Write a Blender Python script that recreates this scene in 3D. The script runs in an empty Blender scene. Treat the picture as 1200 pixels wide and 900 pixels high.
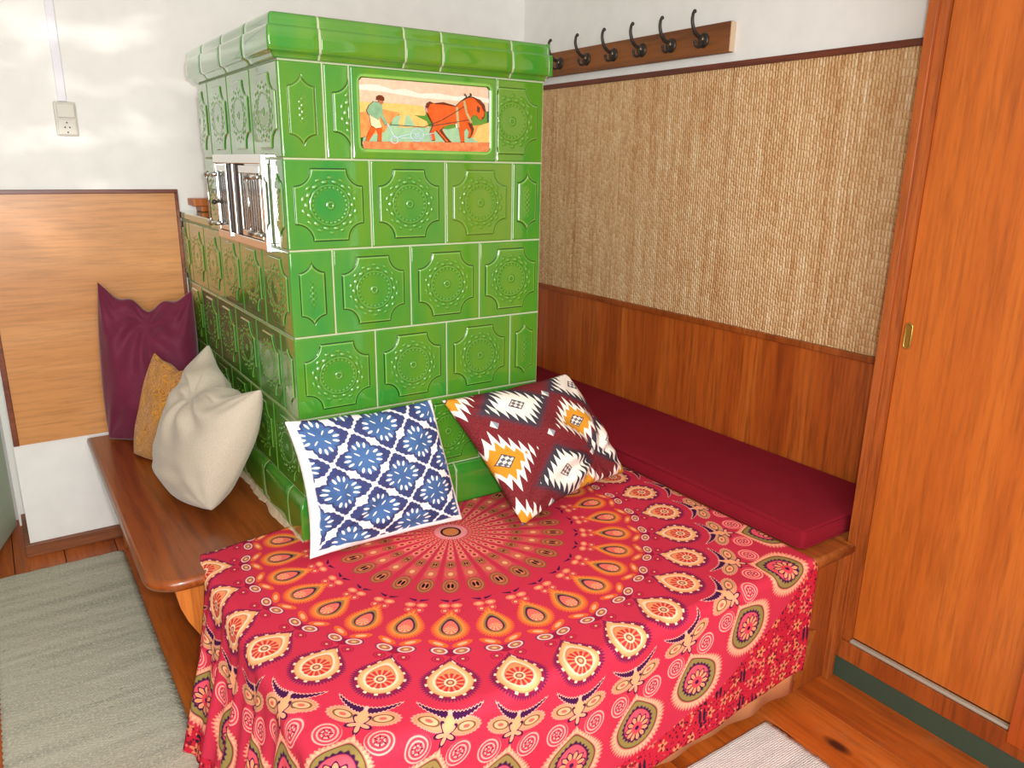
import bpy, bmesh, math, random
import numpy as np
from mathutils import Vector, Matrix
random.seed(4); rng = np.random.default_rng(7)
SC = bpy.context.scene; COL = SC.collection

# ------------------------------------------------------------------ camera
CP = Vector((-0.60985, -1.87469, 1.42159)); yaw, pit, rol, fpx = 0.599099, -0.278908, 0.015361, 893.22
Fv = Vector((math.sin(yaw)*math.cos(pit), math.cos(yaw)*math.cos(pit), math.sin(pit)))
R0 = Vector((math.cos(yaw), -math.sin(yaw), 0)); U0 = R0.cross(Fv)
Rv = math.cos(rol)*R0 + math.sin(rol)*U0; Uv = -math.sin(rol)*R0 + math.cos(rol)*U0
cd = bpy.data.cameras.new('camera'); cam = bpy.data.objects.new('camera', cd); COL.objects.link(cam)
M = Matrix((Rv, Uv, -Fv)).transposed().to_4x4(); M.translation = CP
cam.matrix_world = M
cd.sensor_fit = 'HORIZONTAL'; cd.sensor_width = 36; cd.lens = 36*fpx/1200; cd.clip_start = .02
SC.camera = cam

# ------------------------------------------------------------------ world + lights
w = bpy.data.worlds.new('world'); SC.world = w; w.use_nodes = True
w.node_tree.nodes['Background'].inputs[0].default_value = (1, .99, .97, 1)
w.node_tree.nodes['Background'].inputs[1].default_value = .3

def area(name, loc, target, sx, sy, power, col=(1, 1, 1)):
    l = bpy.data.lights.new(name, 'AREA'); l.shape = 'RECTANGLE'; l.size = sx; l.size_y = sy; l.energy = power; l.color = col
    o = bpy.data.objects.new(name, l); COL.objects.link(o); o.location = loc
    o.rotation_euler = (Vector(target)-Vector(loc)).to_track_quat('-Z', 'Y').to_euler(); return o
area('window_daylight', (-1.15, -3.3, 1.6), (.5, 0, 1.0), 2.4, 1.8, 104, (1, .985, .96))
area('camera_flash', (-.57, -1.89, 1.47), (.35, 0, 1.0), .05, .03, 27, (1, .98, .95))
def dapple():
    # patches of sunlight thrown on the white wall through a window behind the camera
    l = bpy.data.lights.new('sun_patch', 'SPOT'); l.energy = 260; l.spot_size = math.radians(17); l.spot_blend = .5; l.shadow_soft_size = .01; l.color = (1, .97, .9)
    l.use_nodes = True; nt = l.node_tree; em = nt.nodes['Emission']; tc = nt.nodes.new('ShaderNodeTexCoord'); mp = nt.nodes.new('ShaderNodeMapping')
    mp.inputs['Scale'].default_value = (14, 30, 14); mp.inputs['Rotation'].default_value = (0, 0, .45); nz = nt.nodes.new('ShaderNodeTexNoise'); nz.inputs['Scale'].default_value = 1.; nz.inputs['Detail'].default_value = 3.
    mr = nt.nodes.new('ShaderNodeMapRange'); mr.inputs[1].default_value = .5; mr.inputs[2].default_value = .68; mr.inputs[4].default_value = 1.
    nt.links.new(tc.outputs['Normal'], mp.inputs[0]); nt.links.new(mp.outputs[0], nz.inputs['Vector']); nt.links.new(nz.outputs[0], mr.inputs[0]); nt.links.new(mr.outputs[0], em.inputs['Strength'])
    o = bpy.data.objects.new('sun_patch', l); COL.objects.link(o); o.location = (-1.5, -3.0, 2.1)
    o.rotation_euler = (Vector((-.32, 1.23, 1.56))-o.location).to_track_quat('-Z', 'Y').to_euler()
dapple()
SC.view_settings.view_transform = 'Standard'; SC.view_settings.look = 'None'
SC.view_settings.exposure = 0; SC.view_settings.gamma = 1; SC.view_settings.use_curve_mapping = False

# ------------------------------------------------------------------ helpers: objects
def lin(c):
    c = [x/255 for x in c]
    return tuple([(x/12.92 if x <= .04045 else ((x+.055)/1.055)**2.4) for x in c]+[1])
def thing(name, label, cat, loc=(0, 0, 0), group=None):
    o = bpy.data.objects.new(name, None); COL.objects.link(o); o.location = loc; o.empty_display_size = .05
    o['label'] = label; o['category'] = cat
    if group: o['group'] = group
    return o
def tag(o, label, cat, group=None, kind=None):
    if label: o['label'] = label
    if cat: o['category'] = cat
    if group: o['group'] = group
    if kind: o['kind'] = kind
    return o
def wloc(p):
    v = Vector((0, 0, 0))
    while p is not None: v += p.location; p = p.parent
    return v
def link(name, me, mat, parent=None, label=None, loc=None):
    """mesh given in world coordinates (unless loc): parents are never rotated"""
    o = bpy.data.objects.new(name, me); COL.objects.link(o)
    if mat is not None and not me.materials: me.materials.append(mat)
    o.parent = parent; o.location = (Vector(loc) if loc is not None else Vector((0, 0, 0))) - wloc(parent)
    if label: o['label'] = label
    return o
def mesh(name, v, f, smooth=False, uv=None):
    me = bpy.data.meshes.new(name); me.from_pydata([tuple(map(float, a)) for a in v], [], f)
    if smooth: me.polygons.foreach_set('use_smooth', [True]*len(me.polygons))
    if uv is not None:
        l = me.uv_layers.new(name='UVMap'); idx = np.zeros(len(me.loops), dtype=np.int32); me.loops.foreach_get('vertex_index', idx)
        l.data.foreach_set('uv', np.asarray(uv, dtype=np.float32)[idx].ravel())
    me.update(); return me
def bx(bm, x0, x1, y0, y1, z0, z1, bev=0, seg=2):
    r = bmesh.ops.create_cube(bm, size=1)['verts']
    for v in r: v.co = Vector(((x0+x1)/2+v.co.x*(x1-x0), (y0+y1)/2+v.co.y*(y1-y0), (z0+z1)/2+v.co.z*(z1-z0)))
    if bev:
        es = list({e for v in r for e in v.link_edges})
        bmesh.ops.bevel(bm, geom=es, offset=bev, segments=seg, affect='EDGES', profile=.5)
def boxes(name, lst, mat, parent=None, label=None, bev=0, seg=2, smooth=False):
    bm = bmesh.new()
    for b in lst: bx(bm, *b, bev=bev, seg=seg)
    me = bpy.data.meshes.new(name); bm.to_mesh(me); bm.free()
    if smooth: me.polygons.foreach_set('use_smooth', [True]*len(me.polygons))
    return link(name, me, mat, parent, label)
def tube_data(pts, rad, n=10, v=None, f=None, caps=True):
    v = [] if v is None else v; f = [] if f is None else f
    P = [Vector(p) for p in pts]; R = rad if isinstance(rad, (list, tuple)) else [rad]*len(P)
    up = None; b0 = len(v)
    for i, p in enumerate(P):
        t = (P[min(i+1, len(P)-1)]-P[max(i-1, 0)]).normalized()
        if up is None: up = Vector((0, 0, 1)) if abs(t.z) < .9 else Vector((0, 1, 0))
        a = up.cross(t).normalized(); up = t.cross(a).normalized(); b = up
        for k in range(n):
            an = 2*math.pi*k/n; v.append(p + a*math.cos(an)*R[i] + b*math.sin(an)*R[i])
    for i in range(len(P)-1):
        for k in range(n):
            f.append((b0+i*n+k, b0+i*n+(k+1) % n, b0+(i+1)*n+(k+1) % n, b0+(i+1)*n+k))
    if caps:
        f.append(tuple(b0+k for k in range(n))[::-1]); f.append(tuple(b0+(len(P)-1)*n+k for k in range(n)))
    return v, f
def tube(name, pts, rad, mat, parent=None, n=10, label=None):
    v, f = tube_data(pts, rad, n); return link(name, mesh(name, v, f, True), mat, parent, label)
def ball_data(c, r, v, f, n=10, m=7, sc=(1, 1, 1)):
    b = len(v)
    for i in range(m+1):
        th = math.pi*i/m
        for k in range(n):
            a = 2*math.pi*k/n
            v.append(Vector((c[0]+r*sc[0]*math.sin(th)*math.cos(a), c[1]+r*sc[1]*math.sin(th)*math.sin(a), c[2]+r*sc[2]*math.cos(th))))
    for i in range(m):
        for k in range(n): f.append((b+i*n+k, b+(i+1)*n+k, b+(i+1)*n+(k+1) % n, b+i*n+(k+1) % n))
def smoothcurve(pts, k=5):
    P = [Vector(p) for p in pts]; out = []
    for i in range(len(P)-1):
        p0, p1, p2, p3 = P[max(i-1, 0)], P[i], P[i+1], P[min(i+2, len(P)-1)]
        for j in range(k):
            t = j/k; out.append(.5*((2*p1)+(p2-p0)*t+(2*p0-5*p1+4*p2-p3)*t*t+(3*p1-p0-3*p2+p3)*t**3))
    out.append(P[-1]); return out

# ------------------------------------------------------------------ helpers: node DSL
class S:
    def __init__(s, g, k): s.g = g; s.k = k
    def __add__(a, b): return a.g.m('ADD', a, b)
    __radd__ = __add__
    def __mul__(a, b): return a.g.m('MULTIPLY', a, b)
    __rmul__ = __mul__
    def __sub__(a, b): return a.g.m('SUBTRACT', a, b)
    def __rsub__(a, b): return a.g.m('SUBTRACT', b, a)
    def __truediv__(a, b): return a.g.m('DIVIDE', a, b)
    def __neg__(a): return a.g.m('MULTIPLY', a, -1.)
class G:
    def __init__(s, name, rough=.5, spec=.5):
        s.mat = bpy.data.materials.new(name); s.mat.use_nodes = True; s.nt = s.mat.node_tree; s.N = s.nt.nodes; s.L = s.nt.links
        s.b = s.N['Principled BSDF']; s.set('Roughness', rough); s.set('Specular IOR Level', spec)
    def set(s, k, v):
        if isinstance(v, S): s.L.new(v.k, s.b.inputs[k])
        else: s.b.inputs[k].default_value = v
        return s
    def inp(s, sock, v):
        if isinstance(v, S): s.L.new(v.k, sock)
        elif isinstance(v, (tuple, list)): sock.default_value = v if len(v) == len(sock.default_value) else tuple(v)[:len(sock.default_value)]
        else: sock.default_value = v
    def m(s, op, a, b=None, c=None, clamp=False):
        n = s.N.new('ShaderNodeMath'); n.operation = op; n.use_clamp = clamp
        for i, q in enumerate((a, b, c)):
            if q is not None: s.inp(n.inputs[i], q)
        return S(s, n.outputs[0])
    def mn(s, a, b): return s.m('MINIMUM', a, b)
    def mx(s, a, b): return s.m('MAXIMUM', a, b)
    def ab(s, a): return s.m('ABSOLUTE', a)
    def ln(s, x, y): return s.m('SQRT', s.m('MULTIPLY_ADD', x, x, y*y))
    def mask(s, sd, w=.001): return s.m('MULTIPLY_ADD', sd, -1./w, .5, True)     # 1 inside (sd<0)
    def ring(s, sd, c, hw, w=.001): return s.mask(s.ab(sd-c)-hw, w)
    def mix(s, f, a, b):
        n = s.N.new('ShaderNodeMix'); n.data_type = 'RGBA'; s.inp(n.inputs[0], f); s.inp(n.inputs[6], a); s.inp(n.inputs[7], b); return S(s, n.outputs[2])
    def coord(s, kind='Object'):
        n = s.N.new('ShaderNodeTexCoord'); return S(s, n.outputs[kind])
    def sep(s, v):
        n = s.N.new('ShaderNodeSeparateXYZ'); s.inp(n.inputs[0], v); return [S(s, n.outputs[i]) for i in range(3)]
    def comb(s, x, y, z=0.):
        n = s.N.new('ShaderNodeCombineXYZ')
        for i, q in enumerate((x, y, z)): s.inp(n.inputs[i], q)
        return S(s, n.outputs[0])
    def scale(s, v, sc):
        n = s.N.new('ShaderNodeMapping'); s.inp(n.inputs[0], v); n.inputs['Scale'].default_value = sc; return S(s, n.outputs[0])
    def noise(s, v, scale=5., detail=3., rough=.5, dist=0., col=False):
        n = s.N.new('ShaderNodeTexNoise'); s.inp(n.inputs['Vector'], v); n.inputs['Scale'].default_value = scale
        n.inputs['Detail'].default_value = detail; n.inputs['Roughness'].default_value = rough; n.inputs['Distortion'].default_value = dist
        return S(s, n.outputs[1 if col else 0])
    def voro(s, v, scale, rand=1., feat='F1', out='Distance'):
        n = s.N.new('ShaderNodeTexVoronoi'); s.inp(n.inputs['Vector'], v); n.feature = feat; n.inputs['Scale'].default_value = scale; n.inputs['Randomness'].default_value = rand
        return S(s, n.outputs[out])
    def ramp(s, f, stops):
        n = s.N.new('ShaderNodeValToRGB'); s.inp(n.inputs[0], f); e = n.color_ramp.elements
        while len(e) < len(stops): e.new(.5)
        for q, (p, c) in zip(e, stops): q.position = p; q.color = c
        return S(s, n.outputs[0])
    def bump(s, h, strength=.3, dist=.002):
        n = s.N.new('ShaderNodeBump'); n.inputs['Strength'].default_value = strength; n.inputs['Distance'].default_value = dist
        s.inp(n.inputs['Height'], h); s.L.new(n.outputs[0], s.b.inputs['Normal']); return s
    def col(s, c): s.set('Base Color', c); return s
    def rnd(s):
        n = s.N.new('ShaderNodeObjectInfo'); return S(s, n.outputs['Random'])

def wood(name, c1, c2, c3, grain='z', rough=.3, fine=60., coat=0., sc=1., str_=.25, dk=.62):
    g = G(name, rough); o = g.coord()
    a = {'x': (.06, 1, 1), 'y': (1, .06, 1), 'z': (1, 1, .06)}[grain]
    v = g.scale(o, tuple(q*sc for q in a)); r = g.rnd()
    vs = g.comb(*[q + r*7. for q in g.sep(v)])
    big = g.noise(vs, 7., 3., .55, .6); fn = g.noise(vs, fine, 4., .7, .2)
    c = g.ramp(big, [(.28, lin(c1)), (.5, lin(c2)), (.74, lin(c3))])
    c = g.mix(g.m('MULTIPLY', g.m('SUBTRACT', .56, fn, clamp=True), 2.4, clamp=True), c, lin([q*dk for q in c1]))
    g.col(c).bump(fn, str_, .0006); g.set('Coat Weight', coat); g.set('Coat Roughness', .12)
    return g.mat
def plain(name, c, rough=.5, metal=0., bump=None, spec=.5):
    g = G(name, rough, spec); g.col(lin(c)); g.set('Metallic', metal)
    if bump:
        n = g.noise(g.coord(), bump[0], 4.); g.bump(n, bump[1], bump[2])
        g.col(g.mix(g.m('MULTIPLY', n, .35), lin(c), lin([q*.8 for q in c])))
    return g.mat

# ------------------------------------------------------------------ materials
m_wall = plain('white_plaster', (240, 240, 236), .6, bump=(14., .25, .004))
m_ceil = plain('ceiling_paint', (236, 236, 230), .8)
m_closet = wood('orange_cherry_veneer', (166, 80, 20), (182, 94, 27), (193, 106, 34), 'z', .42, 90., dk=.8)
m_closet_f = wood('closet_stile_wood', (132, 60, 18), (156, 76, 26), (172, 90, 36), 'z', .4, 90.)
m_closet_d = wood('closet_far_door_veneer', (150, 62, 16), (172, 78, 24), (188, 94, 34), 'z', .4, 90.)
m_backrest = wood('varnished_backrest_veneer', (150, 66, 20), (176, 84, 28), (196, 104, 38), 'z', .38, 70.)
m_bench = wood('varnished_bench_wood', (118, 54, 14), (144, 70, 22), (164, 88, 32), 'y', .3, 55., .35)
m_benchr = wood('bench_edge_wood', (140, 72, 26), (166, 92, 36), (186, 112, 52), 'y', .35, 55., .2)
m_pine = wood('orange_pine', (170, 86, 28), (198, 108, 40), (214, 128, 54), 'z', .4, 80.)
m_panel = wood('honey_wall_veneer', (198, 132, 70), (206, 142, 80), (212, 152, 92), 'x', .35, 60., .1, 1.3, dk=.8)
m_trimd = wood('dark_brown_trim', (84, 34, 20), (108, 48, 28), (122, 60, 36), 'y', .4, 60.)
m_trimx = wood('dark_red_brown_edging', (96, 42, 24), (122, 60, 34), (138, 74, 44), 'x', .35, 60.)
m_rack = wood('rack_board_wood', (112, 62, 24), (142, 84, 36), (160, 100, 46), 'y', .55, 45.)
m_endg = plain('pale_cut_end', (205, 180, 150), .8)
m_base = wood('skirting_wood', (120, 66, 34), (144, 84, 46), (160, 98, 58), 'x', .5, 60.)
m_green = plain('dark_green_plinth_paint', (54, 72, 56), .55, bump=(30., .3, .001))
m_rail = plain('grey_metal_rail', (168, 166, 150), .45, .3)
m_grout = plain('pale_grout', (176, 186, 150), .8, bump=(60., .2, .001))
m_caulk = plain('rough_plaster_joint', (196, 172, 140), .95, bump=(70., .8, .003))
m_chrome = plain('polished_chrome', (225, 222, 218), .12, 1.)
m_brass = plain('brass', (196, 160, 80), .3, .9)
m_iron = plain('dark_cast_iron', (66, 60, 56), .42, .55, bump=(80., .4, .001))
m_gapdark = plain('shaded_gap_brown', (62, 38, 30), .75, 0.)  # dark brown that paints the shade inside the fire door gap
m_glint = plain('hook_knob_glint', (120, 108, 92), .2, .7)  # highlight on the hook put into a paler, shinier knob colour
m_swp = plain('ivory_plastic', (206, 202, 190), .4)
m_swh = plain('socket_hole', (70, 66, 60), .6)
m_duct = plain('white_plastic_duct', (228, 228, 236), .5)
m_sheet = plain('peach_cotton', (226, 150, 96), .9, bump=(12., .5, .01))
m_foam = plain('foam_cover', (190, 60, 60), .9)
m_doorp = plain('grey_green_door_paint', (196, 206, 184), .6, bump=(5., .2, .004))

def glaze():
    g = G('green_glaze', .06, .6); o = g.coord(); r = g.rnd()
    n = g.noise(g.comb(*[a+b for a, b in zip(g.sep(g.scale(o, (1., 1., .35))), (r*9., r*5., r*3.))]), 14., 2.)
    c = g.mix(g.m('MULTIPLY_ADD', n, 2.2, -.6, True), lin((48, 134, 46)), lin((82, 142, 36)))
    an = g.N.new('ShaderNodeAttribute'); an.attribute_name = 'relief'; rl = S(g, an.outputs['Fac'])     # relief light and shade put into the colour, along with thin and pooled glaze
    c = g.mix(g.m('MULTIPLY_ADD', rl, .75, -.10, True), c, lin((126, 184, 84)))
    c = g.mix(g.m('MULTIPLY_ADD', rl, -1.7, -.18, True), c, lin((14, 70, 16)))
    c = g.mix(g.m('MULTIPLY', g.m('SUBTRACT', r, .72, clamp=True), 1.6, clamp=True), c, lin((98, 134, 26)))
    g.col(c); g.set('Coat Weight', 1.); g.set('Coat Roughness', .03); g.set('Coat IOR', 1.6)
    n2 = g.noise(o, 12., 2.); g.bump(n2, .06, .003); return g.mat
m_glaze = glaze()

def planks_mat():
    g = G('varnished_pine_floor', .4); o = g.coord(); r = g.rnd()
    x, y, z = g.sep(o); v = g.comb(x + r*5., y*.07 + r*3., z)
    big = g.noise(v, 9., 3., .6, .8); fn = g.noise(v, 80., 4., .7)
    c = g.ramp(big, [(.3, lin((144, 64, 16))), (.52, lin((178, 88, 26))), (.75, lin((198, 110, 42)))])
    kn = g.voro(g.comb(x*5.5 + r*11., y*2.6, 0.), 1.)
    c = g.mix(g.mask(kn-.12, .05), c, lin((60, 26, 12)))
    c = g.mix(g.m('MULTIPLY', g.m('SUBTRACT', .54, fn, clamp=True), 2.2, clamp=True), c, lin((96, 40, 14)))
    dust = g.noise(o, 6., 5., .7)
    c = g.mix(g.m('MULTIPLY_ADD', dust, 2.4, -1.35, True), c, lin((172, 110, 66)))
    g.col(c).bump(fn, .2, .0006); return g.mat
m_plank = planks_mat()

def rug_mat(name, base, dark, light):
    g = G(name, .95, .1); x, y, z = g.sep(g.coord())
    w1 = g.m('SINE', x*900.); w2 = g.m('SINE', y*1150. + g.m('SINE', x*900.)*1.2)
    st = g.noise(g.comb(x*1.1, y*17., 0.), 1.4, 4., .6); fl = g.noise(g.comb(x*26., y*90., 0.), 1., 3., .6)
    fine = g.noise(g.comb(x*140., y*160., 0.), 1., 2., .6)
    c = g.ramp(st, [(.32, lin(dark)), (.5, lin(base)), (.7, lin(light))])
    c = g.mix(g.m('MULTIPLY_ADD', fl, 8., -5.2, True), c, lin([q*.5 for q in dark]))
    c = g.mix(g.m('MULTIPLY_ADD', fine, 3., -1.3, True), c, lin([min(255, q*1.1) for q in light]))
    c = g.mix(g.m('MULTIPLY_ADD', w1*w2, -.14, .08, True), c, lin([q*.62 for q in dark]))
    g.col(c).bump(w1*w2 + fine*1.5, .7, .003); return g.mat
m_rug = rug_mat('woven_rug_dim', (206, 204, 182), (180, 180, 160), (222, 220, 200))  # rug where less light falls, dimness put into the colour
m_rug2 = rug_mat('woven_rug_lit', (240, 244, 236), (214, 220, 216), (248, 252, 246))  # same kind of rug, brighter light put into the colour

def mat_rush():
    g = G('woven_rush', .65, .3); x, y, z = g.sep(g.coord())
    # vertical rushes (period ~7 mm along the wall), horizontal ties every ~12 mm
    wob = g.noise(g.comb(y*3., z*3., 0.), 2., 3.)
    yy = y + wob*.012
    col_id = g.m('FLOOR', yy*95.)
    fy = g.m('FRACT', yy*95.) - .5
    zz = z*46. + g.m('MODULO', g.ab(col_id), 2.)*.5 + g.noise(g.comb(y*30., z*8., 1.), 2., 2.)*.5
    wn = g.N.new('ShaderNodeTexWhiteNoise'); wn.noise_dimensions = '1D'; g.inp(wn.inputs['W'], col_id*1.37); cr = S(g, wn.outputs['Value'])
    zz = zz + cr*1.0
    wn2 = g.N.new('ShaderNodeTexWhiteNoise'); wn2.noise_dimensions = '3D'; g.inp(wn2.inputs['Vector'], g.comb(col_id, g.m('FLOOR', zz), 0.)); cell = S(g, wn2.outputs['Value'])
    fz = g.m('FRACT', zz) - .5
    bulge = (1. - g.m('POWER', g.ab(fy)*2., 2.5))*(1.-g.m('POWER', g.ab(fz)*2., 3.))
    s1 = g.noise(g.comb(y*9., z*.5, 0.), 3., 4., .65); s2 = g.noise(g.comb(y*120., z*12., 3.), 1., 3., .6); s3 = g.noise(g.comb(y*2.2, z*1.3, 8.), 2., 4., .65)
    c = g.ramp(s1*.38+s2*.30+cell*.14+cr*.10+.04, [(.3, lin((186, 132, 82))), (.45, lin((212, 168, 118))), (.58, lin((228, 192, 144))), (.72, lin((244, 220, 182)))])
    c = g.mix(g.m('MULTIPLY_ADD', s3, 3.4, -1.95, True), c, lin((188, 122, 62)))
    c = g.mix(g.m('MULTIPLY_ADD', bulge, -1.0, .32, True), c, lin((158, 108, 64)))
    dk = g.noise(g.comb(y*40., z*.9, 5.), 1., 2., .5)
    c = g.mix(g.m('MULTIPLY_ADD', dk, 4., -2.7, True), c, lin((132, 84, 46)))
    g.col(c).bump(bulge + s2*.5, .9, .004); return g.mat
m_rush = mat_rush()

def fabric(name, c1, c2, weave=700., rough=.9, sheen=.2, big=8., bstr=.35):
    g = G(name, rough, .15); o = g.coord(); n = g.noise(o, big, 4., .6); x, y, z = g.sep(o)
    f = g.noise(o, weave, 2., .6)
    c = g.mix(n, lin(c1), lin(c2)); c = g.mix(g.m('MULTIPLY_ADD', f, 1.2, -.35, True), c, lin([q*.82 for q in c1]))
    g.col(c).bump(f*.4+n, bstr, .004); g.set('Sheen Weight', sheen); g.set('Sheen Roughness', .4); return g.mat
m_redm = fabric('dark_red_upholstery', (122, 17, 32), (150, 28, 44), 500., .95, .0, 6., .25)
m_burg = fabric('burgundy_velvet', (96, 28, 52), (132, 48, 76), 300., .6, .35, 9.)
m_cream = fabric('cream_velvet', (184, 172, 152), (204, 193, 175), 400., .7, .25, 7.)
def mustard():
    g = G('embossed_mustard_velvet', .75, .2); o = g.coord(); d = g.noise(o, 16., 2., .5, 1.5); e = g.m('ABSOLUTE', g.m('SINE', d*46.))
    c = g.mix(e, lin((142, 84, 8)), lin((216, 146, 30))); g.col(c).bump(e, .6, .004); g.set('Sheen Weight', .3); return g.mat
m_must = mustard()

def blue_print():
    g = G('blue_flower_tile_print', .9, .1); u, v, _ = g.sep(g.coord('UV'))
    ca, sa = math.cos(math.radians(39.6)), math.sin(math.radians(39.6)); L = .288
    du = u-.594; dv = v-.496
    s = (du*ca + dv*sa)/L; t = (dv*ca - du*sa)/L
    s = g.m('SUBTRACT', s, g.m('ROUND', s)); t = g.m('SUBTRACT', t, g.m('ROUND', t)); A, B = g.ab(s), g.ab(t)
    mxv, mnv = g.mx(A, B), g.mn(A, B)
    notch = g.m('MULTIPLY', g.m('SUBTRACT', .17, mnv, clamp=True), .5)           # line widest at the middle of an edge
    scal = g.ab(g.m('SINE', mnv*26.))*.022
    edge = mxv - (.462 - notch + scal)
    corner = (A+B) - .905
    body = g.mask(g.mx(edge, corner), .02)
    r = g.ln(s, t); th = g.m('ARCTAN2', t, s)
    fold = g.m('SUBTRACT', g.m('PINGPONG', th + math.pi, math.pi/4), 0.)           # 0 at edge mid, pi/4 at corner
    lobe = .30 + .075*1. * g.m('COSINE', fold*8.)*1.
    light = g.mask(r - (.31 + g.m('SINE', fold*2.)*.05 + g.ab(g.m('SINE', th*8.))*.05), .05)
    nz = g.noise(g.comb(u, v), 5., 2.)
    c = g.mix(light, lin((28, 40, 98)), g.mix(nz, lin((36, 72, 130)), lin((60, 108, 158))))
    def petal(c, ang, r0, lr, lw):
        x = r*g.m('COSINE', fold-ang) - r0; y = r*g.m('SINE', fold-ang)
        return g.mix(g.mask(g.ln(x/lr, y/lw)-1., .25), c, lin((246, 246, 240)))
    c = petal(c, math.pi/4, .36, .075, .030); c = petal(c, math.pi/4-.36, .33, .070, .028); c = petal(c, .0, .17, .07, .015)
    c = g.mix(body, lin((246, 247, 245)), c)
    mg = g.noise(g.comb(u*3., v*3.), 3., 1.)*.03
    marg = g.mx(g.mx(.030 - u + mg, v-.965 + mg), g.mx(u-.98 + mg*.5, .10-u-v))
    c = g.mix(g.mask(marg, .01), lin((246, 247, 245)), c)
    f = g.noise(g.comb(u, v), 260., 2.); g.col(g.mix(f*.12, c, lin((200, 205, 220)))).bump(g.noise(g.comb(u, v), 9., 3.), .4, .006); return g.mat
m_blue = blue_print()

def kilim():
    g = G('kilim_print', .9, .1); u, v, _ = g.sep(g.coord('UV'))
    dark = [(.36, .17), (.93, .12), (.42, .80), (.93, .68)]; must = [(.70, .44), (.06, .55), (.60, 1.03), (-.02, .0), (1.03, 1.0), (.0, 1.03)]
    def dm(cs, a, b):
        o = None
        for x, y in cs:
            d = g.ab(u-x)*(1/a) + g.ab(v-y)*(1/b); o = d if o is None else g.mn(o, d)
        return o
    sp = g.m('PINGPONG', u + .0, .0215)*(1/.0215)                                     # saw teeth along v
    D, Q = dm(dark, .205, .178), dm(must, .19, .20)
    fz = g.noise(g.comb(u*1.2, v*.25), 260., 2., .6)
    base = g.mix(g.m('MULTIPLY_ADD', fz, 2.4, -.8, True), lin((92, 28, 34)), lin((142, 56, 60)))
    c = g.mix(g.m('MULTIPLY_ADD', D + fz*1.1, -4., 8.0, True), base, g.mix(fz, lin((40, 42, 54)), lin((74, 74, 84))))
    # white toothed diamonds
    c = g.mix(g.mask(D - (.66 + sp*.50), .03), c, lin((240, 234, 222)))
    c = g.mix(g.mask(Q - (.74 + sp*.50), .03), c, lin((240, 234, 222)))
    c = g.mix(g.mask(Q - (.55 + sp*.24), .05), c, lin((206, 142, 42)))
    # little four-part diamonds in the middle
    for F, k in ((D, .27), (Q, .27)):
        chk = g.m('GREATER_THAN', g.m('SINE', u*150.)*g.m('SINE', v*150.), 0.)
        c = g.mix(g.mask(F-k, .02), c, g.mix(chk, lin((92, 96, 110)), lin((228, 216, 200))))
        c = g.mix(g.ring(F, k, .02, .02), c, lin((70, 60, 70)))
    for x, y in ((.42, .47), (.63, .14), (.72, .73), (.25, .98), (.13, .28)):
        d = g.ab(u-x)*(1/.030) + g.ab(v-y)*(1/.036)
        c = g.mix(g.mask(d-1., .05), c, g.mix(g.m('GREATER_THAN', u, x), lin((236, 230, 218)), lin((140, 146, 154))))
    g.col(c).bump(g.noise(g.comb(u, v), 9., 3.)+fz*.2, .4, .006); return g.mat
m_kilim = kilim()

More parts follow.
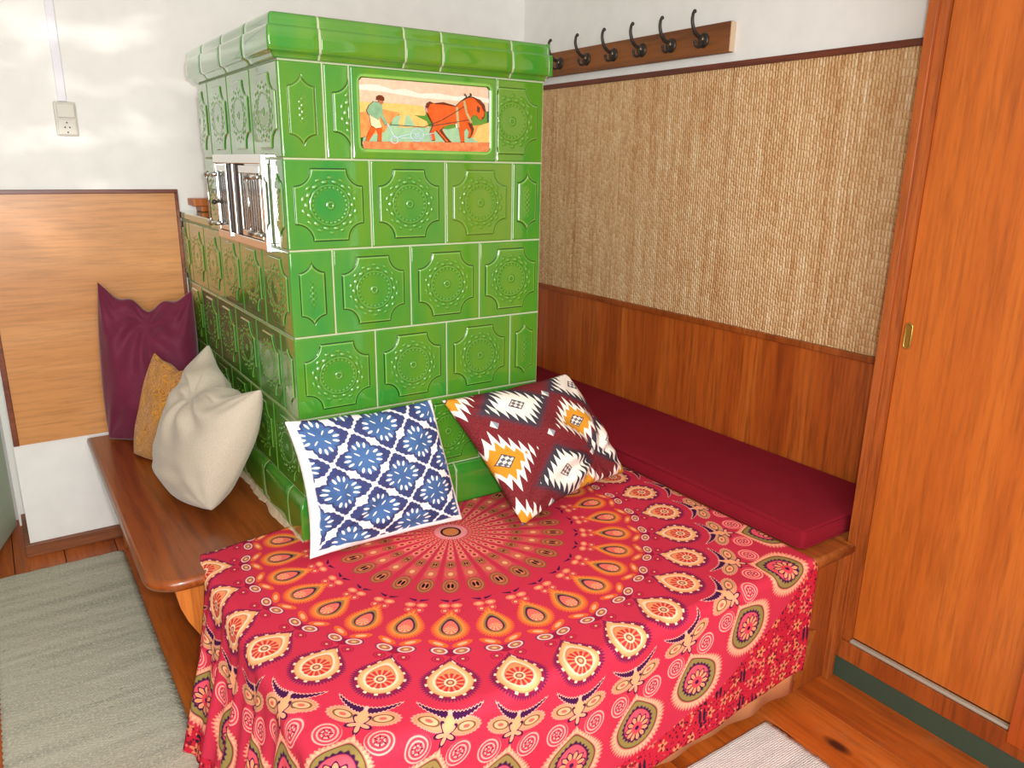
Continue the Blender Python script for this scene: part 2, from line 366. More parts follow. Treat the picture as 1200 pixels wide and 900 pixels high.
NS = 29
def mandala():
    g = G('mandala_tapestry_print', .92, .1); p, q, _ = g.sep(g.coord('UV'))
    wob = g.noise(g.comb(p, q), 7., 2.)
    r = g.ln(p, q); th = g.m('ARCTAN2', q, p)
    sec = (th + math.radians(PH))*(NS/(2*math.pi)) + 100.
    f = g.m('FRACT', sec) - .5; x = f*(2*math.pi/NS)*r; ax = g.ab(x)
    RED, PINK, PEACH, ORG, PUR, OLV, CRM, BRN, BLK = [lin(k) for k in ((196, 44, 68), (232, 104, 112), (244, 172, 128), (226, 98, 50), (66, 22, 66), (150, 128, 72), (248, 210, 176), (148, 82, 54), (34, 16, 30))]
    DRD = lin((160, 24, 58)); PU2 = lin((116, 34, 78))
    c = g.mix(wob, RED, lin((204, 54, 78)))
    P = lambda c, m, k: g.mix(m, c, k)
    # faint alternating rays near the centre
    ray = g.mask(g.ab(f)-.34, .12)
    c = P(c, g.m('MULTIPLY', ray, g.mask(r-.24, .12)), lin((222, 92, 92)))
    # ---- inner bead rings
    for r0, hw, hh in ((.060, .0042, .008), (.080, .0055, .008), (.100, .0070, .010), (.124, .008, .011), (.148, .0095, .012)):
        d = g.ln(x*(1/hw), (r-r0)*(1/hh)); c = P(c, g.mask(d-1., .3), lin((236, 140, 116))); c = P(c, g.mask(d-.5, .3), lin((150, 40, 50)))
    for r0, hw, hh, k in ((.184, .014, .019, 1), (.230, .016, .020, 0), (.286, .022, .033, 1)):
        d = g.ln(x*(1/hw), (r-r0)*(1/hh))
        tk = g.m('SINE', g.m('ARCTAN2', x, r-r0)*12.)
        c = P(c, g.mask(d-1.+tk*.06, .12), BRN if k else lin((206, 96, 78))); c = P(c, g.ring(d, .78, .06, .1), lin((196, 118, 84)))
        if k:
            c = P(c, g.mask(d-.5, .1), lin((214, 120, 84)))
            e = g.ln((ax-hw*.22)*(1/(hw*.17)), (r-r0)*(1/(hh*.32))); c = P(c, g.mask(e-1., .3), BLK)
        else: c = P(c, g.mask(d-.4, .2), PEACH)
    # centre medallion
    c = P(c, g.mask(r-.047, .002), lin((214, 120, 130))); c = P(c, g.m('MULTIPLY', g.mask(r-.045, .002), g.m('GREATER_THAN', g.m('SINE', th*40.), .1)), lin((240, 170, 160)))
    c = P(c, g.mask(r-.029, .002), BLK); c = P(c, g.mask(r-.0225, .002), lin((196, 120, 70)))
    # ---- little curved moustache under ring 3
    def arc(c, r0, hw, bow, th_, col, teeth=0., out=None):
        yy = r - (r0 - ax*ax*(bow/(hw*hw)))
        t = g.m('SUBTRACT', 1., ax*(1/hw), clamp=True)
        tk = g.m('SQRT', t)*th_ + (g.m('SINE', ax*900.)*teeth if teeth else 0.)
        mid = g.mask(.004-ax, .002)
        if out is not None: c = P(c, g.m('MULTIPLY', g.mask(g.ab(yy)-(tk+.0022), .0015), g.mask(ax-hw-.002, .002)), out)
        return P(c, g.m('MULTIPLY', g.m('MULTIPLY', g.mask(g.ab(yy)-tk, .0015), g.mask(ax-hw, .002)), mid), col)
    c = arc(c, .352, .025, .008, .0045, PUR)
    def blob(c, x0, r0, hw, hh, layers, w=.12, rot=0., tick=0, amp=.07):
        a = ax-x0; b = r-r0
        if rot: ca, sa = math.cos(rot), math.sin(rot); a, b = a*ca + b*sa, b*ca - a*sa
        d = g.ln(a*(1/hw), b*(1/hh))
        if tick: d = d + g.m('SINE', g.m('ARCTAN2', b, a)*float(tick))*amp
        for k, col in layers: c = P(c, g.mask(d-k, w), col)
        return c
    c = blob(c, .014, .371, .013, .009, [(1., lin((236, 120, 92))), (.5, PEACH)])
    c = blob(c, .013, .392, .010, .010, [(1., lin((228, 90, 84))), (.7, RED), (.45, PEACH)])
    def drop(c, r0, R, Lt, layers, tick=0, amp=.08, w=.05):
        b = r-r0; neg = g.m('MULTIPLY', g.mn(b, 0.), -1./Lt); neg = g.m('MINIMUM', neg, .97)
        k = 1. - g.m('POWER', neg, 1.7)
        a = x/g.mx(k, .03); b2 = g.mx(b, 0.) + g.mn(b, 0.)*(R/Lt)
        d = g.ln(a, b2)*(1/R); d = g.mx(d, g.m('MULTIPLY', neg, 0.))
        an = g.m('ARCTAN2', x, b)
        for lay in layers:
            kk, col = lay[0], lay[1]
            if len(lay) > 2 and lay[2]: e = d + g.m('SINE', an*float(lay[2]))*lay[3]
            else: e = d
            c = P(c, g.mask(e-kk, w), col)
        return c, d, an, b
    # orange peacock drops, ring 4
    c = blob(c, .026, .517, .024, .0095, [(1., ORG), (.5, PEACH)], rot=-.45)
    c, d, an, b = drop(c, .464, .0425, .080, [(1., lin((226, 92, 56)), 34, .05), (.86, ORG), (.80, lin((240, 140, 70)), 40, .09), (.62, lin((176, 112, 56))), (.55, OLV), (.50, PUR), (.40, lin((232, 110, 96)))])
    e = g.ln(x, r-.468); c = P(c, g.mask(e-.0155, .002), lin((238, 120, 96))); c = P(c, g.m('MULTIPLY', g.mask(e-.014, .002), g.m('GREATER_THAN', g.m('SINE', an*9.), .2)), PEACH)
    # white paisleys, ring 4b
    c = blob(c, .0, .548, .018, .012, [(1., DRD)])
    c = blob(c, .0235, .542, .0180, .0110, [(1.2, PU2), (1., lin((250, 200, 190))), (.74, lin((206, 60, 80))), (.55, OLV), (.3, PEACH)], rot=-.2)
    c = blob(c, .026, .570, .014, .011, [(1., lin((170, 30, 70))), (.8, RED), (.5, lin((150, 30, 70))), (.25, PEACH)])
    # large peach drops, ring 5
    c, d, an, b = drop(c, .642, .056, .078, [(1.06, PU2, 56, .07), (.94, DRD), (.89, PU2, 56, .05), (.82, lin((240, 160, 100))), (.75, lin((246, 178, 124))), (.63, lin((250, 212, 176))), (.53, lin((196, 110, 66))), (.49, lin((240, 146, 96)))])
    dash = g.m('GREATER_THAN', g.m('SINE', an*13.), .55)
    c = P(c, g.m('MULTIPLY', g.ring(d, .87, .05, .03), dash), CRM)
    e = g.ln(x, r-.645); pet = g.m('GREATER_THAN', g.m('SINE', g.m('ARCTAN2', x, r-.645)*13.), -.35)
    c = P(c, g.m('MULTIPLY', g.mask(e-.0285, .002), pet), lin((204, 52, 62))); c = P(c, g.mask(e-.0125, .002), CRM); c = P(c, g.mask(e-.0085, .002), lin((150, 84, 60)))
    c = P(c, g.mask(e-.0045, .002), PEACH)
    # moustache + butterfly, ring 6
    c = blob(c, .033, .752, .036, .0185, [(1.08, lin((248, 170, 150))), (1., lin((196, 140, 98))), (.86, lin((218, 150, 112)))], rot=-.08, tick=30, amp=.05)
    c = blob(c, .039, .752, .0185, .0095, [(1.15, lin((112, 84, 54))), (.9, PEACH), (.4, lin((222, 96, 84)))], rot=-.15)
    c = arc(c, .736, .062, .030, .0085, PUR, .0015, lin((250, 176, 160)))
    st = g.ln(x, r-.772); sa_ = g.m('ARCTAN2', x, r-.772)
    sd = st - (.020 + g.m('COSINE', sa_*5.)*.008); c = P(c, g.mask(sd, .002), PUR); c = P(c, g.mask(sd+.006, .002), lin((238, 160, 124)))
    c = P(c, g.mask(g.ln(x*1.6, r-.752)-.016, .003), lin((244, 168, 120)))
    # curls, ring 6b
    x6 = ax-.050; y6 = r-.806; e = g.ln(x6, y6); an6 = g.m('ARCTAN2', x6, y6)
    spi = g.m('SINE', e*760. + an6)
    c = P(c, g.mask(e-.0275, .002), lin((226, 62, 84))); c = P(c, g.m('MULTIPLY', g.mask(e-.0285, .002), g.m('GREATER_THAN', spi, .25)), lin((248, 164, 150)))
    c = P(c, g.m('MULTIPLY', g.mask(e-.013, .002), g.m('GREATER_THAN', g.m('SINE', an6*6.), .65)), lin((110, 30, 60)))
    # big olive drops, ring 7
    out7 = g.mask(.79-r, .002)
    c, d, an, b = drop(c, .888, .082, .090, [(1., lin((240, 140, 120)), 52, .05), (.90, lin((246, 178, 140)), 40, .07), (.80, lin((238, 130, 110))), (.76, BLK), (.72, OLV), (.55, PUR, 22, .03), (.46, lin((232, 84, 100))), (.15, lin((232, 84, 100)))])
    e = g.ln(x, r-.898); a7 = g.m('ARCTAN2', x, r-.898)
    pm = g.m('COSINE', a7*11.); sd = e-(.0335+pm*.004)
    c = P(c, g.mask(sd, .002), PUR); c = P(c, g.m('MULTIPLY', g.mask(sd+.004, .002), g.m('GREATER_THAN', pm, -.6)), lin((242, 150, 110))); c = P(c, g.mask(e-.016, .002), lin((226, 70, 84))); c = P(c, g.mask(e-.006, .002), PUR)
    # ---- floral ground outside the wheel
    far = g.mask(.975-r, .004)
    d1 = g.voro(g.comb(p, q), 20., .75); cell = g.N.new('ShaderNodeTexVoronoi'); cell.inputs['Scale'].default_value = 20.; cell.inputs['Randomness'].default_value = .75
    g.L.new(g.comb(p, q).k, cell.inputs['Vector']); pos = g.sep(S(g, cell.outputs['Position'])); cr = g.sep(S(g, cell.outputs['Color']))[0]
    lx = p-pos[0]; ly = q-pos[1]; e = g.ln(lx, ly); la = g.m('ARCTAN2', ly, lx)
    fl = g.mask(e-(.0125+g.m('COSINE', la*5.)*.0055), .0015); on = g.m('GREATER_THAN', cr, .35)
    f2 = lin((196, 34, 56)); f2 = g.mix(g.mask(g.voro(g.comb(p, q), 95., 1.)-.28, .1), f2, lin((70, 24, 40)))
    f2 = g.mix(g.mask(g.voro(g.comb(p, q+.77), 70., 1.)-.25, .1), f2, lin((110, 26, 46)))
    f2 = g.mix(g.mask(g.voro(g.comb(p+.31, q), 60., 1.)-.2, .1), f2, lin((236, 120, 100)))
    f2 = g.mix(g.m('MULTIPLY', fl, on), f2, g.mix(cr, lin((232, 160, 96)), lin((214, 110, 92)))); f2 = g.mix(g.m('MULTIPLY', g.mask(e-.005, .0015), on), f2, lin((120, 40, 40)))
    lf = g.mask(g.ln((g.ab(lx)-.007)*(1/.0045), ly*(1/.024))-1., .2)
    f2 = g.mix(g.m('MULTIPLY', lf, g.m('LESS_THAN', cr, .16)), f2, lin((52, 30, 48)))
    wheel = g.mask(d-1., .05)
    c = g.mix(far, c, f2)
    g.col(c); wv = g.noise(g.comb(p, q), 500., 2.); g.bump(g.noise(g.comb(p, q), 6., 4., .6)+wv*.05, .5, .008); return g.mat
PH = 6.8
m_mandala = mandala()

# ------------------------------------------------------------------ setting
YW, XR, XL = 1.231, 1.548, -.641
def struct(name, lst, mat, bev=0):
    o = boxes(name, lst, mat, bev=bev); o['kind'] = 'structure'; return o
struct('wall_back', [(XL, 2.0, YW, YW+.32, 0, 2.4)], m_wall)
struct('wall_right', [(XR, XR+.12, -3.4, YW, 0, 2.4)], m_wall)
struct('wall_left', [(-2.6, XL-.001, 1.60, 1.72, 0, 2.4)], m_wall)
struct('ceiling', [(-2.6, 2.2, -3.4, 2.4, 2.4, 2.5)], m_ceil)
struct('trim_1', [(XL-.027, XL-.002, YW+.30, YW+.345, 0, 2.1)], m_ceil)                      # white door lining
fl = boxes('floor', [(-2.6, 2.2, -3.4, 2.4, -.06, -.012)], plain('subfloor', (60, 34, 18), .9)); fl['kind'] = 'structure'
seams = [-1.52, -1.36, -1.19, -1.03, -.86, -.70, -.54, -.37, -.21, -.045, .12, .285, .45, .615, .78, .945, 1.11, 1.275, 1.44, 1.6]
for a, b in zip(seams[:-1], seams[1:]):
    boxes('floor_plank', [(a+.0012, b-.0012, -3.2, 2.2, -.012, 0)], m_plank, fl, bev=.0012, seg=1)
bb = struct('baseboard_back', [(XL-.018, -.335, YW-.018, YW, .0, .05)], m_base, .003)
struct('baseboard_left', [(XL-.018, XL, YW+.001, YW+.30, .0, .05)], m_base, .003)
# grey-green door standing open at the far left
dr = boxes('door_1', [(-.02, .02, -1.0, 0, .012, 2.02)], m_doorp, bev=.012); dr['kind'] = 'structure'
dr.location = (-.692, 1.515, 0); dr.rotation_euler = (0, 0, -math.atan2(.056, .19)+0.0)

# ------------------------------------------------------------------ tiled stove
stove = thing('tiled_stove', 'green glazed tiled heating stove with picture tile and small chrome door', 'stove', (.38, .6, 0))
W, YU = .763, .772
RC = .006
def frame_path(s, z, h):
    """surface that runs along the left side (s<0) round the front corner and along the front (s>0)"""
    s = np.asarray(s, float); h = np.asarray(h, float)*np.ones_like(s)
    d = -s
    shl = h*np.clip(1-(d-RC)/.1, 0, 1); shf = h*np.clip(1-(s-RC)/.1, 0, 1)
    X = np.where(s <= -RC, -h, s-shf); Y = np.where(s <= -RC, d-shl, -h)
    arc = np.abs(s) < RC; ph = math.pi + (s+RC)/(2*RC)*math.pi/2
    X = np.where(arc, RC-h+RC*np.cos(ph), X); Y = np.where(arc, RC-h+RC*np.sin(ph), Y)
    return X, Y
def panel_full(u, z, cx, cz, hw=.086, rc=.042):
    a, b = np.abs(u-cx), np.abs(z-cz)
    box = np.maximum(a-hw, b-hw); cut = rc-np.hypot(a-hw, b-hw); sd = np.maximum(box, cut)
    t = np.clip((.0010-sd)/.0022, 0, 1); h = .0034*(t*t*(3-2*t))
    h -= .0010*np.exp(-((sd-.0022)/.0012)**2)
    h += .0006*np.exp(-((sd-.003)/.0016)**2)
    r = np.hypot(u-cx, z-cz); th = np.arctan2(z-cz, u-cx)
    h += .0013*np.exp(-((r-.0485)/.0022)**2)
    h += .0026*np.exp(-((r-.0575)/.0034)**2)*(np.cos(th*14)*.5+.5)**2
    h += .0016*np.exp(-((r-.0430)/.0022)**2)*(np.cos(th*24)*.5+.5)
    h += .0020*np.exp(-((r-.0670)/.0026)**2)*(np.cos(th*14+math.pi)*.5+.5)**3
    h += .0018*np.exp(-((r-.0075)/.0026)**2) + .001*np.exp(-(r/.003)**2)
    return h
def panel_half(u, z, cx, cz):
    a, b = np.abs(u-cx), np.abs(z-cz)
    sd = np.maximum(np.maximum(a-.030, b-.090), .040-np.hypot(a-.036, b-.092))
    t = np.clip((.0010-sd)/.0022, 0, 1); h = .0034*(t*t*(3-2*t))
    h -= .0010*np.exp(-((sd-.0022)/.0012)**2)
    h += .0012*np.exp(-(a/.008)**2)*np.clip(1-(b/.045)**2, 0, 1)*(np.sin(z*420)*np.cos(u*500)*.8+.6)
    return h
def no_panel(u, z, cx, cz): return np.zeros_like(u)
def tile_mesh(name, s0, s1, z0, z1, design, step=.0018, j=.0018, fr=frame_path):
    s0 += j; s1 -= j; z0 += j; z1 -= j
    ed = np.array([0, .0006, .0015, .0028, .0045])
    S_ = [s0+ed, s1-ed, np.linspace(s0, s1, max(3, int((s1-s0)/step)))]
    if s0 < 0 < s1: S_.append(np.linspace(-RC, RC, 7))
    Sv = np.unique(np.round(np.concatenate(S_), 5)); Zv = np.unique(np.round(np.concatenate([z0+ed, z1-ed, np.linspace(z0, z1, max(3, int((z1-z0)/step)))]), 5))
    A, B = np.meshgrid(Sv, Zv)
    e = np.minimum(np.minimum(A-s0, s1-A), np.minimum(B-z0, z1-B)); t = np.clip(e/.0045, 0, 1)
    H = -.0015 + .0045*np.sqrt(np.clip(1-(1-t)**2, 0, 1)) + design(A, B)
    X, Y = fr(A, B, H)
    V = np.stack([X, Y, B], -1).reshape(-1, 3); n, m = A.shape
    idx = np.arange(n*m).reshape(n, m); F = np.stack([idx[:-1, :-1], idx[:-1, 1:], idx[1:, 1:], idx[1:, :-1]], -1).reshape(-1, 4)
    me = bpy.data.meshes.new(name); me.vertices.add(len(V)); me.vertices.foreach_set('co', V.astype(np.float32).ravel())
    me.loops.add(F.size); me.loops.foreach_set('vertex_index', F.astype(np.int32).ravel())
    me.polygons.add(len(F)); me.polygons.foreach_set('loop_start', np.arange(0, F.size, 4, dtype=np.int32)); me.polygons.foreach_set('loop_total', np.full(len(F), 4, dtype=np.int32))
    me.update(calc_edges=True); me.polygons.foreach_set('use_smooth', [True]*len(F))
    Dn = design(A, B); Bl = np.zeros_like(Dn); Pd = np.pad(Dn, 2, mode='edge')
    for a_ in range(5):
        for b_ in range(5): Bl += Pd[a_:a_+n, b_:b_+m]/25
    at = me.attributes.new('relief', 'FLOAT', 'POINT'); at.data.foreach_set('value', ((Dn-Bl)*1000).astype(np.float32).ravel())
    return me
P_ = .22
RZ = [(.555, .770), (.770, .990), (.990, 1.210), (1.210, 1.430), (1.430, 1.651)]   # rows 5..1 from below
shared = {}
def flat_tile(kind, s0, s1, z0, z1, cx):
    """a tile on one face; equal tiles share one mesh"""
    cz = (z0+z1)/2; des = panel_full if kind == 'full' else panel_half
    key = (kind, round(s1-s0, 3), round(z1-z0, 3), round(cx-s0, 3), s0 > 0)
    if key not in shared:
        shared[key] = (tile_mesh('stove_tile', s0, s1, z0, z1, lambda a, b: des(a, b, cx, cz)), s0, z0)
    me, r0, q0 = shared[key]
    off = (s0-r0, 0, z0-q0) if s0 > 0 else (0, -(s0-r0), z0-q0)
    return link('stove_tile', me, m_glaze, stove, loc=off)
def corner_tile(l, kl, f, kf, z0, z1):
    cz = (z0+z1)/2; dl = panel_full if kl == 'full' else panel_half; df = panel_full if kf == 'full' else panel_half
    cl = -.11 if kl == 'full' else -l/2; cf = .11 if kf == 'full' else f/2
    me = tile_mesh('corner_tile', -l, f, z0, z1, lambda a, b: np.where(a < 0, dl(a, b, cl, cz), df(a, b, cf, cz)))
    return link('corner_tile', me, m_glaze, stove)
corner_tile(.22, 'full', .11, 'half', *RZ[0]); corner_tile(.11, 'half', .22, 'full', *RZ[1]); corner_tile(.22, 'full', .11, 'half', *RZ[2])
corner_tile(.098, 'half', .22, 'full', *RZ[3]); corner_tile(.22, 'full', .107, 'half', *RZ[4])
for i in (0, 2):
    for k in range(2): flat_tile('full', .11+k*P_, .33+k*P_, *RZ[i], .22+k*P_)
    flat_tile('full', .55, W, *RZ[i], .657)
for i in (1, 3):
    for k in (1, 2): flat_tile('full', k*P_, (k+1)*P_, *RZ[i], (k+.5)*P_)
    flat_tile('half', .66, W, *RZ[i], .7115)
flat_tile('full', .107, .174, *RZ[4], .107+.110); flat_tile('full', .603, W, *RZ[4], .653)
# left side
for i in (0, 2):
    for k in range(1, 5): flat_tile('full', -(k+1)*P_, -k*P_, *RZ[i], -(k+.5)*P_)
    flat_tile('full', -YW, -1.10, *RZ[i], -1.21)
for k in range(5): flat_tile('full', -(.33+k*P_), -(.11+k*P_), *RZ[1], -(.22+k*P_))
flat_tile('full', -YU, -.612, *RZ[3], -.66)
for k in (1, 2): flat_tile('full', -(k+1)*P_, -k*P_, *RZ[4], -(k+.5)*P_)
flat_tile('full', -YU, -.66, *RZ[4], -.77)
# right side (mirror of the left), seen only past the bench
mR = tile_mesh('stove_tile', 0, P_, 0, .22, lambda a, b: panel_full(a, b, .11, .11), fr=lambda s, z, h: (h+W, s))
for zi, (z0, z1) in enumerate(RZ):
    for k in range(3 if zi > 2 else 5):
        link('stove_tile', mR, m_glaze, stove, loc=(0, .003+k*P_ + (.0 if zi % 2 else 0), z0))
# picture tile: frame with a recessed rounded window
PX0, PX1, PZ0, PZ1 = .1965, .583, 1.4555, 1.628
def picframe(a, b):
    cx, cz = (PX0+PX1)/2, (PZ0+PZ1)/2; r = .014
    q = np.hypot(np.maximum(np.abs(a-cx)-(PX1-PX0)/2+r, 0), np.maximum(np.abs(b-cz)-(PZ1-PZ0)/2+r, 0))-r
    t = np.clip(-q/.003, 0, 1); rim = .0012*np.exp(-((q-.002)/.0015)**2)
    return .0022 - .0045*t + rim
pic = link('picture_tile', tile_mesh('picture_tile', .174, .603, *RZ[4], picframe, step=.004), m_glaze, stove, 'wide green tile framing a ploughing scene in relief')
def pm(px, py):                                     # picture sketch units -> stove front
    u = (px-90)/715.; top = 132+.075*(px-90); v = (py-top)/(402-.055*(px-90))
    return PX0+u*(PX1-PX0), PZ1-v*(PZ1-PZ0)
def relief(name, polys, parent=pic, label=None):
    """polys: (points, height, colour material)"""
    v, f, mi, mats = [], [], [], []
    for pts, hgt, mat in polys:
        if mat not in mats: mats.append(mat)
        k = mats.index(mat); n = len(pts); b = len(v); cen = np.mean([pm(*p) for p in pts], 0)
        for sc, hh in ((1., 0.), (1., hgt*.6), (.955, hgt)):
            for p in pts:
                x, z = pm(*p); v.append((cen[0]+(x-cen[0])*sc, -.0004-hh, cen[1]+(z-cen[1])*sc))
        ks = k
        if hgt > .0034 and mat not in (k_wh, k_st, k_dg):
            if k_hd not in mats: mats.append(k_hd)
            ks = mats.index(k_hd)
        for ly in (0, 1):
            for i in range(n): f.append((b+ly*n+i, b+ly*n+(i+1) % n, b+(ly+1)*n+(i+1) % n, b+(ly+1)*n+i)); mi.append(ks)
        f.append(tuple(b+2*n+i for i in range(n))); mi.append(k)
    bm = bmesh.new(); me = mesh(name, v, f); me.polygons.foreach_set('material_index', mi)
    for q in mats: me.materials.append(q)
    bm.from_mesh(me); bmesh.ops.recalc_face_normals(bm, faces=bm.faces); bm.to_mesh(me); bm.free()
    return link(name, me, None, parent, label)
def gz(name, c, c2=None):
    g = G(name, .12, .5); n = g.noise(g.coord(), 60., 3., .6); g.col(g.mix(g.m('MULTIPLY_ADD', n, 2., -.5, True), lin(c), lin(c2 or [q*.8 for q in c]))); g.set('Coat Weight', .4)
    g.bump(n, .25, .001); return g.mat
k_sky = gz('glaze_cream_sky', (222, 198, 168), (206, 172, 146)); k_cloud = gz('glaze_cloud', (240, 226, 206), (226, 206, 190))
k_soil = gz('glaze_soil', (190, 96, 52), (226, 150, 96)); k_or = gz('glaze_orange', (214, 122, 62), (226, 160, 90)); k_ye = gz('glaze_yellow', (236, 196, 116), (226, 170, 90))
k_gr = gz('glaze_sea_green', (130, 178, 144), (160, 196, 150)); k_dg = gz('glaze_dark_line', (52, 66, 52), (40, 50, 44)); k_sh = gz('glaze_shirt', (108, 156, 118), (140, 180, 140))
k_cr = gz('glaze_apron', (228, 218, 176), (206, 196, 150)); k_hs = gz('glaze_chestnut', (214, 98, 34), (196, 76, 24)); k_hd = gz('glaze_mane', (110, 52, 26), (84, 40, 22)); k_sk = gz('glaze_skin', (196, 120, 80))
k_wh = gz('glaze_pale_blue', (196, 216, 214), (150, 180, 190)); k_st = gz('glaze_strap', (190, 184, 130), (160, 150, 100))
relief('sky_ground', [([(92, 133), (800, 184), (805, 320), (90, 320)], .0006, k_sky), ([(92, 180), (180, 178), (260, 205), (330, 200), (400, 225), (500, 222), (600, 240), (700, 236), (802, 250), (802, 275), (600, 262), (400, 248), (200, 215), (92, 205)], .0011, k_cloud)])
relief('field', [([(90, 270), (300, 280), (420, 290), (440, 330), (430, 345), (90, 330)], .0010, k_ye), ([(90, 330), (210, 310), (300, 330), (260, 370), (215, 440), (90, 470)], .0014, k_or),
    ([(250, 400), (262, 360), (300, 340), (340, 335), (380, 345), (440, 375), (455, 410), (300, 412)], .0018, k_ye), ([(250, 400), (262, 360), (285, 345), (305, 348), (290, 380), (296, 410)], .0020, k_gr),
    ([(315, 408), (330, 340), (345, 342), (380, 404)], .0021, k_gr), ([(215, 398), (300, 404), (470, 404), (560, 420), (640, 400), (800, 395), (802, 492), (105, 492), (108, 470), (180, 440)], .0013, k_gr),
    ([(700, 470), (735, 400), (800, 380), (802, 490), (740, 492)], .0019, k_ye), ([(680, 400), (800, 390), (760, 420), (710, 462), (680, 468)], .0017, k_or),
    ([(104, 488), (300, 490), (500, 490), (803, 492), (802, 552), (600, 548), (300, 540), (106, 530)], .0028, k_soil)], label='yellow and green fields above brown soil')
relief('ploughman', [([(178, 242), (190, 234), (206, 236), (218, 250), (216, 266), (176, 262)], .0052, k_hd), ([(186, 262), (214, 266), (208, 284), (190, 280)], .0046, k_sk),
    ([(125, 318), (138, 290), (162, 268), (190, 272), (206, 288), (210, 340), (232, 392), (218, 402), (196, 352), (184, 372), (132, 340)], .0045, k_sh),
    ([(138, 342), (186, 352), (202, 412), (172, 418), (146, 400)], .0040, k_cr), ([(116, 486), (128, 446), (150, 404), (176, 416), (158, 446), (134, 488)], .0038, k_hs), ([(172, 418), (204, 410), (200, 450), (198, 488), (176, 488), (180, 450)], .0038, k_hs)], label='farmer in green shirt and brown hat')
def ringp(cx, cy, r, t=5, n=18):
    o = [(cx+r*math.cos(2*math.pi*i/n), cy+r*math.sin(2*math.pi*i/n)) for i in range(n)]; i_ = [(cx+(r-t)*math.cos(2*math.pi*i/n), cy+(r-t)*math.sin(2*math.pi*i/n)) for i in range(n)]
    return [([o[i], o[(i+1) % n], i_[(i+1) % n], i_[i]], .0042, k_wh) for i in range(n)]
def lnp(a, b, t=4, mat=None, h=.0044):
    dx, dy = b[0]-a[0], b[1]-a[1]; L = math.hypot(dx, dy); nx, ny = -dy/L*t/2, dx/L*t/2
    return ([(a[0]+nx, a[1]+ny), (b[0]+nx, b[1]+ny), (b[0]-nx, b[1]-ny), (a[0]-nx, a[1]-ny)], h, mat or k_wh)
relief('plough', ringp(385, 452, 38)+ringp(265, 480, 22, 5, 12)+ringp(385, 452, 12, 5, 10)+[lnp((385, 452), (385+34*math.cos(a), 452+34*math.sin(a)), 3) for a in np.arange(6)*math.pi/3+.3]
    + [lnp((228, 388), (266, 468), 6), lnp((266, 470), (345, 446), 6), lnp((300, 470), (425, 470), 5), lnp((425, 450), (480, 440), 4)], label='pale wheeled plough')
H1 = [(432, 300), (440, 278), (456, 268), (480, 276), (530, 280), (600, 292), (630, 262), (664, 240), (700, 240), (738, 256), (766, 284), (774, 320), (770, 352), (756, 366), (742, 362), (726, 342), (706, 338), (694, 352), (692, 384), (704, 410), (702, 440), (680, 470), (672, 468), (680, 436), (664, 412), (650, 430), (652, 492), (630, 496), (622, 440), (612, 388), (560, 396), (530, 404), (520, 424), (542, 462), (572, 492), (544, 494), (508, 452), (486, 426), (470, 440), (480, 484), (462, 484), (452, 440), (470, 392), (448, 350), (436, 326)]
relief('plough_horse', [(H1, .0038, k_hs), ([(700, 242), (740, 256), (768, 286), (776, 322), (762, 320), (748, 290), (722, 266)], .0052, k_hd), ([(434, 300), (440, 276), (456, 266), (478, 276), (456, 282), (444, 306)], .0052, k_hd), ([(480, 276), (530, 270), (600, 290), (560, 288)], .0048, k_hd), ([(668, 380), (690, 388), (706, 416), (694, 452), (682, 468), (690, 430)], .0046, k_hd), ([(532, 404), (520, 424), (548, 462), (575, 492), (560, 492), (530, 456), (505, 426)], .0046, k_hd), ([(722, 290), (740, 300), (736, 330), (722, 320)], .0048, k_hd)], label='chestnut horse in harness')
relief('harness', [lnp((646, 262), (662, 330), 12, k_st, .0054), lnp((662, 330), (690, 384), 12, k_st, .0054), lnp((606, 296), (614, 410), 12, k_st, .005), lnp((250, 396), (420, 408), 4, k_dg), lnp((420, 408), (520, 370), 4, k_dg, .005), lnp((520, 370), (656, 290), 4, k_dg, .005), lnp((470, 400), (620, 376), 4, k_dg, .005), lnp((620, 376), (690, 364), 4, k_dg, .005), lnp((662, 240), (650, 226), 6, k_dg, .005), lnp((690, 238), (684, 222), 6, k_dg, .005), lnp((636, 262), (690, 232), 6, k_dg, .005)])
ve, fe = [], []
for (hx, hy) in ((756, 356), (730, 308)):
    x, z = pm(hx, hy); ball_data((x, -.0045, z), .0030, ve, fe, 8, 5)
link('horse_muzzle', mesh('horse_muzzle', ve, fe, True), k_dg, pic)

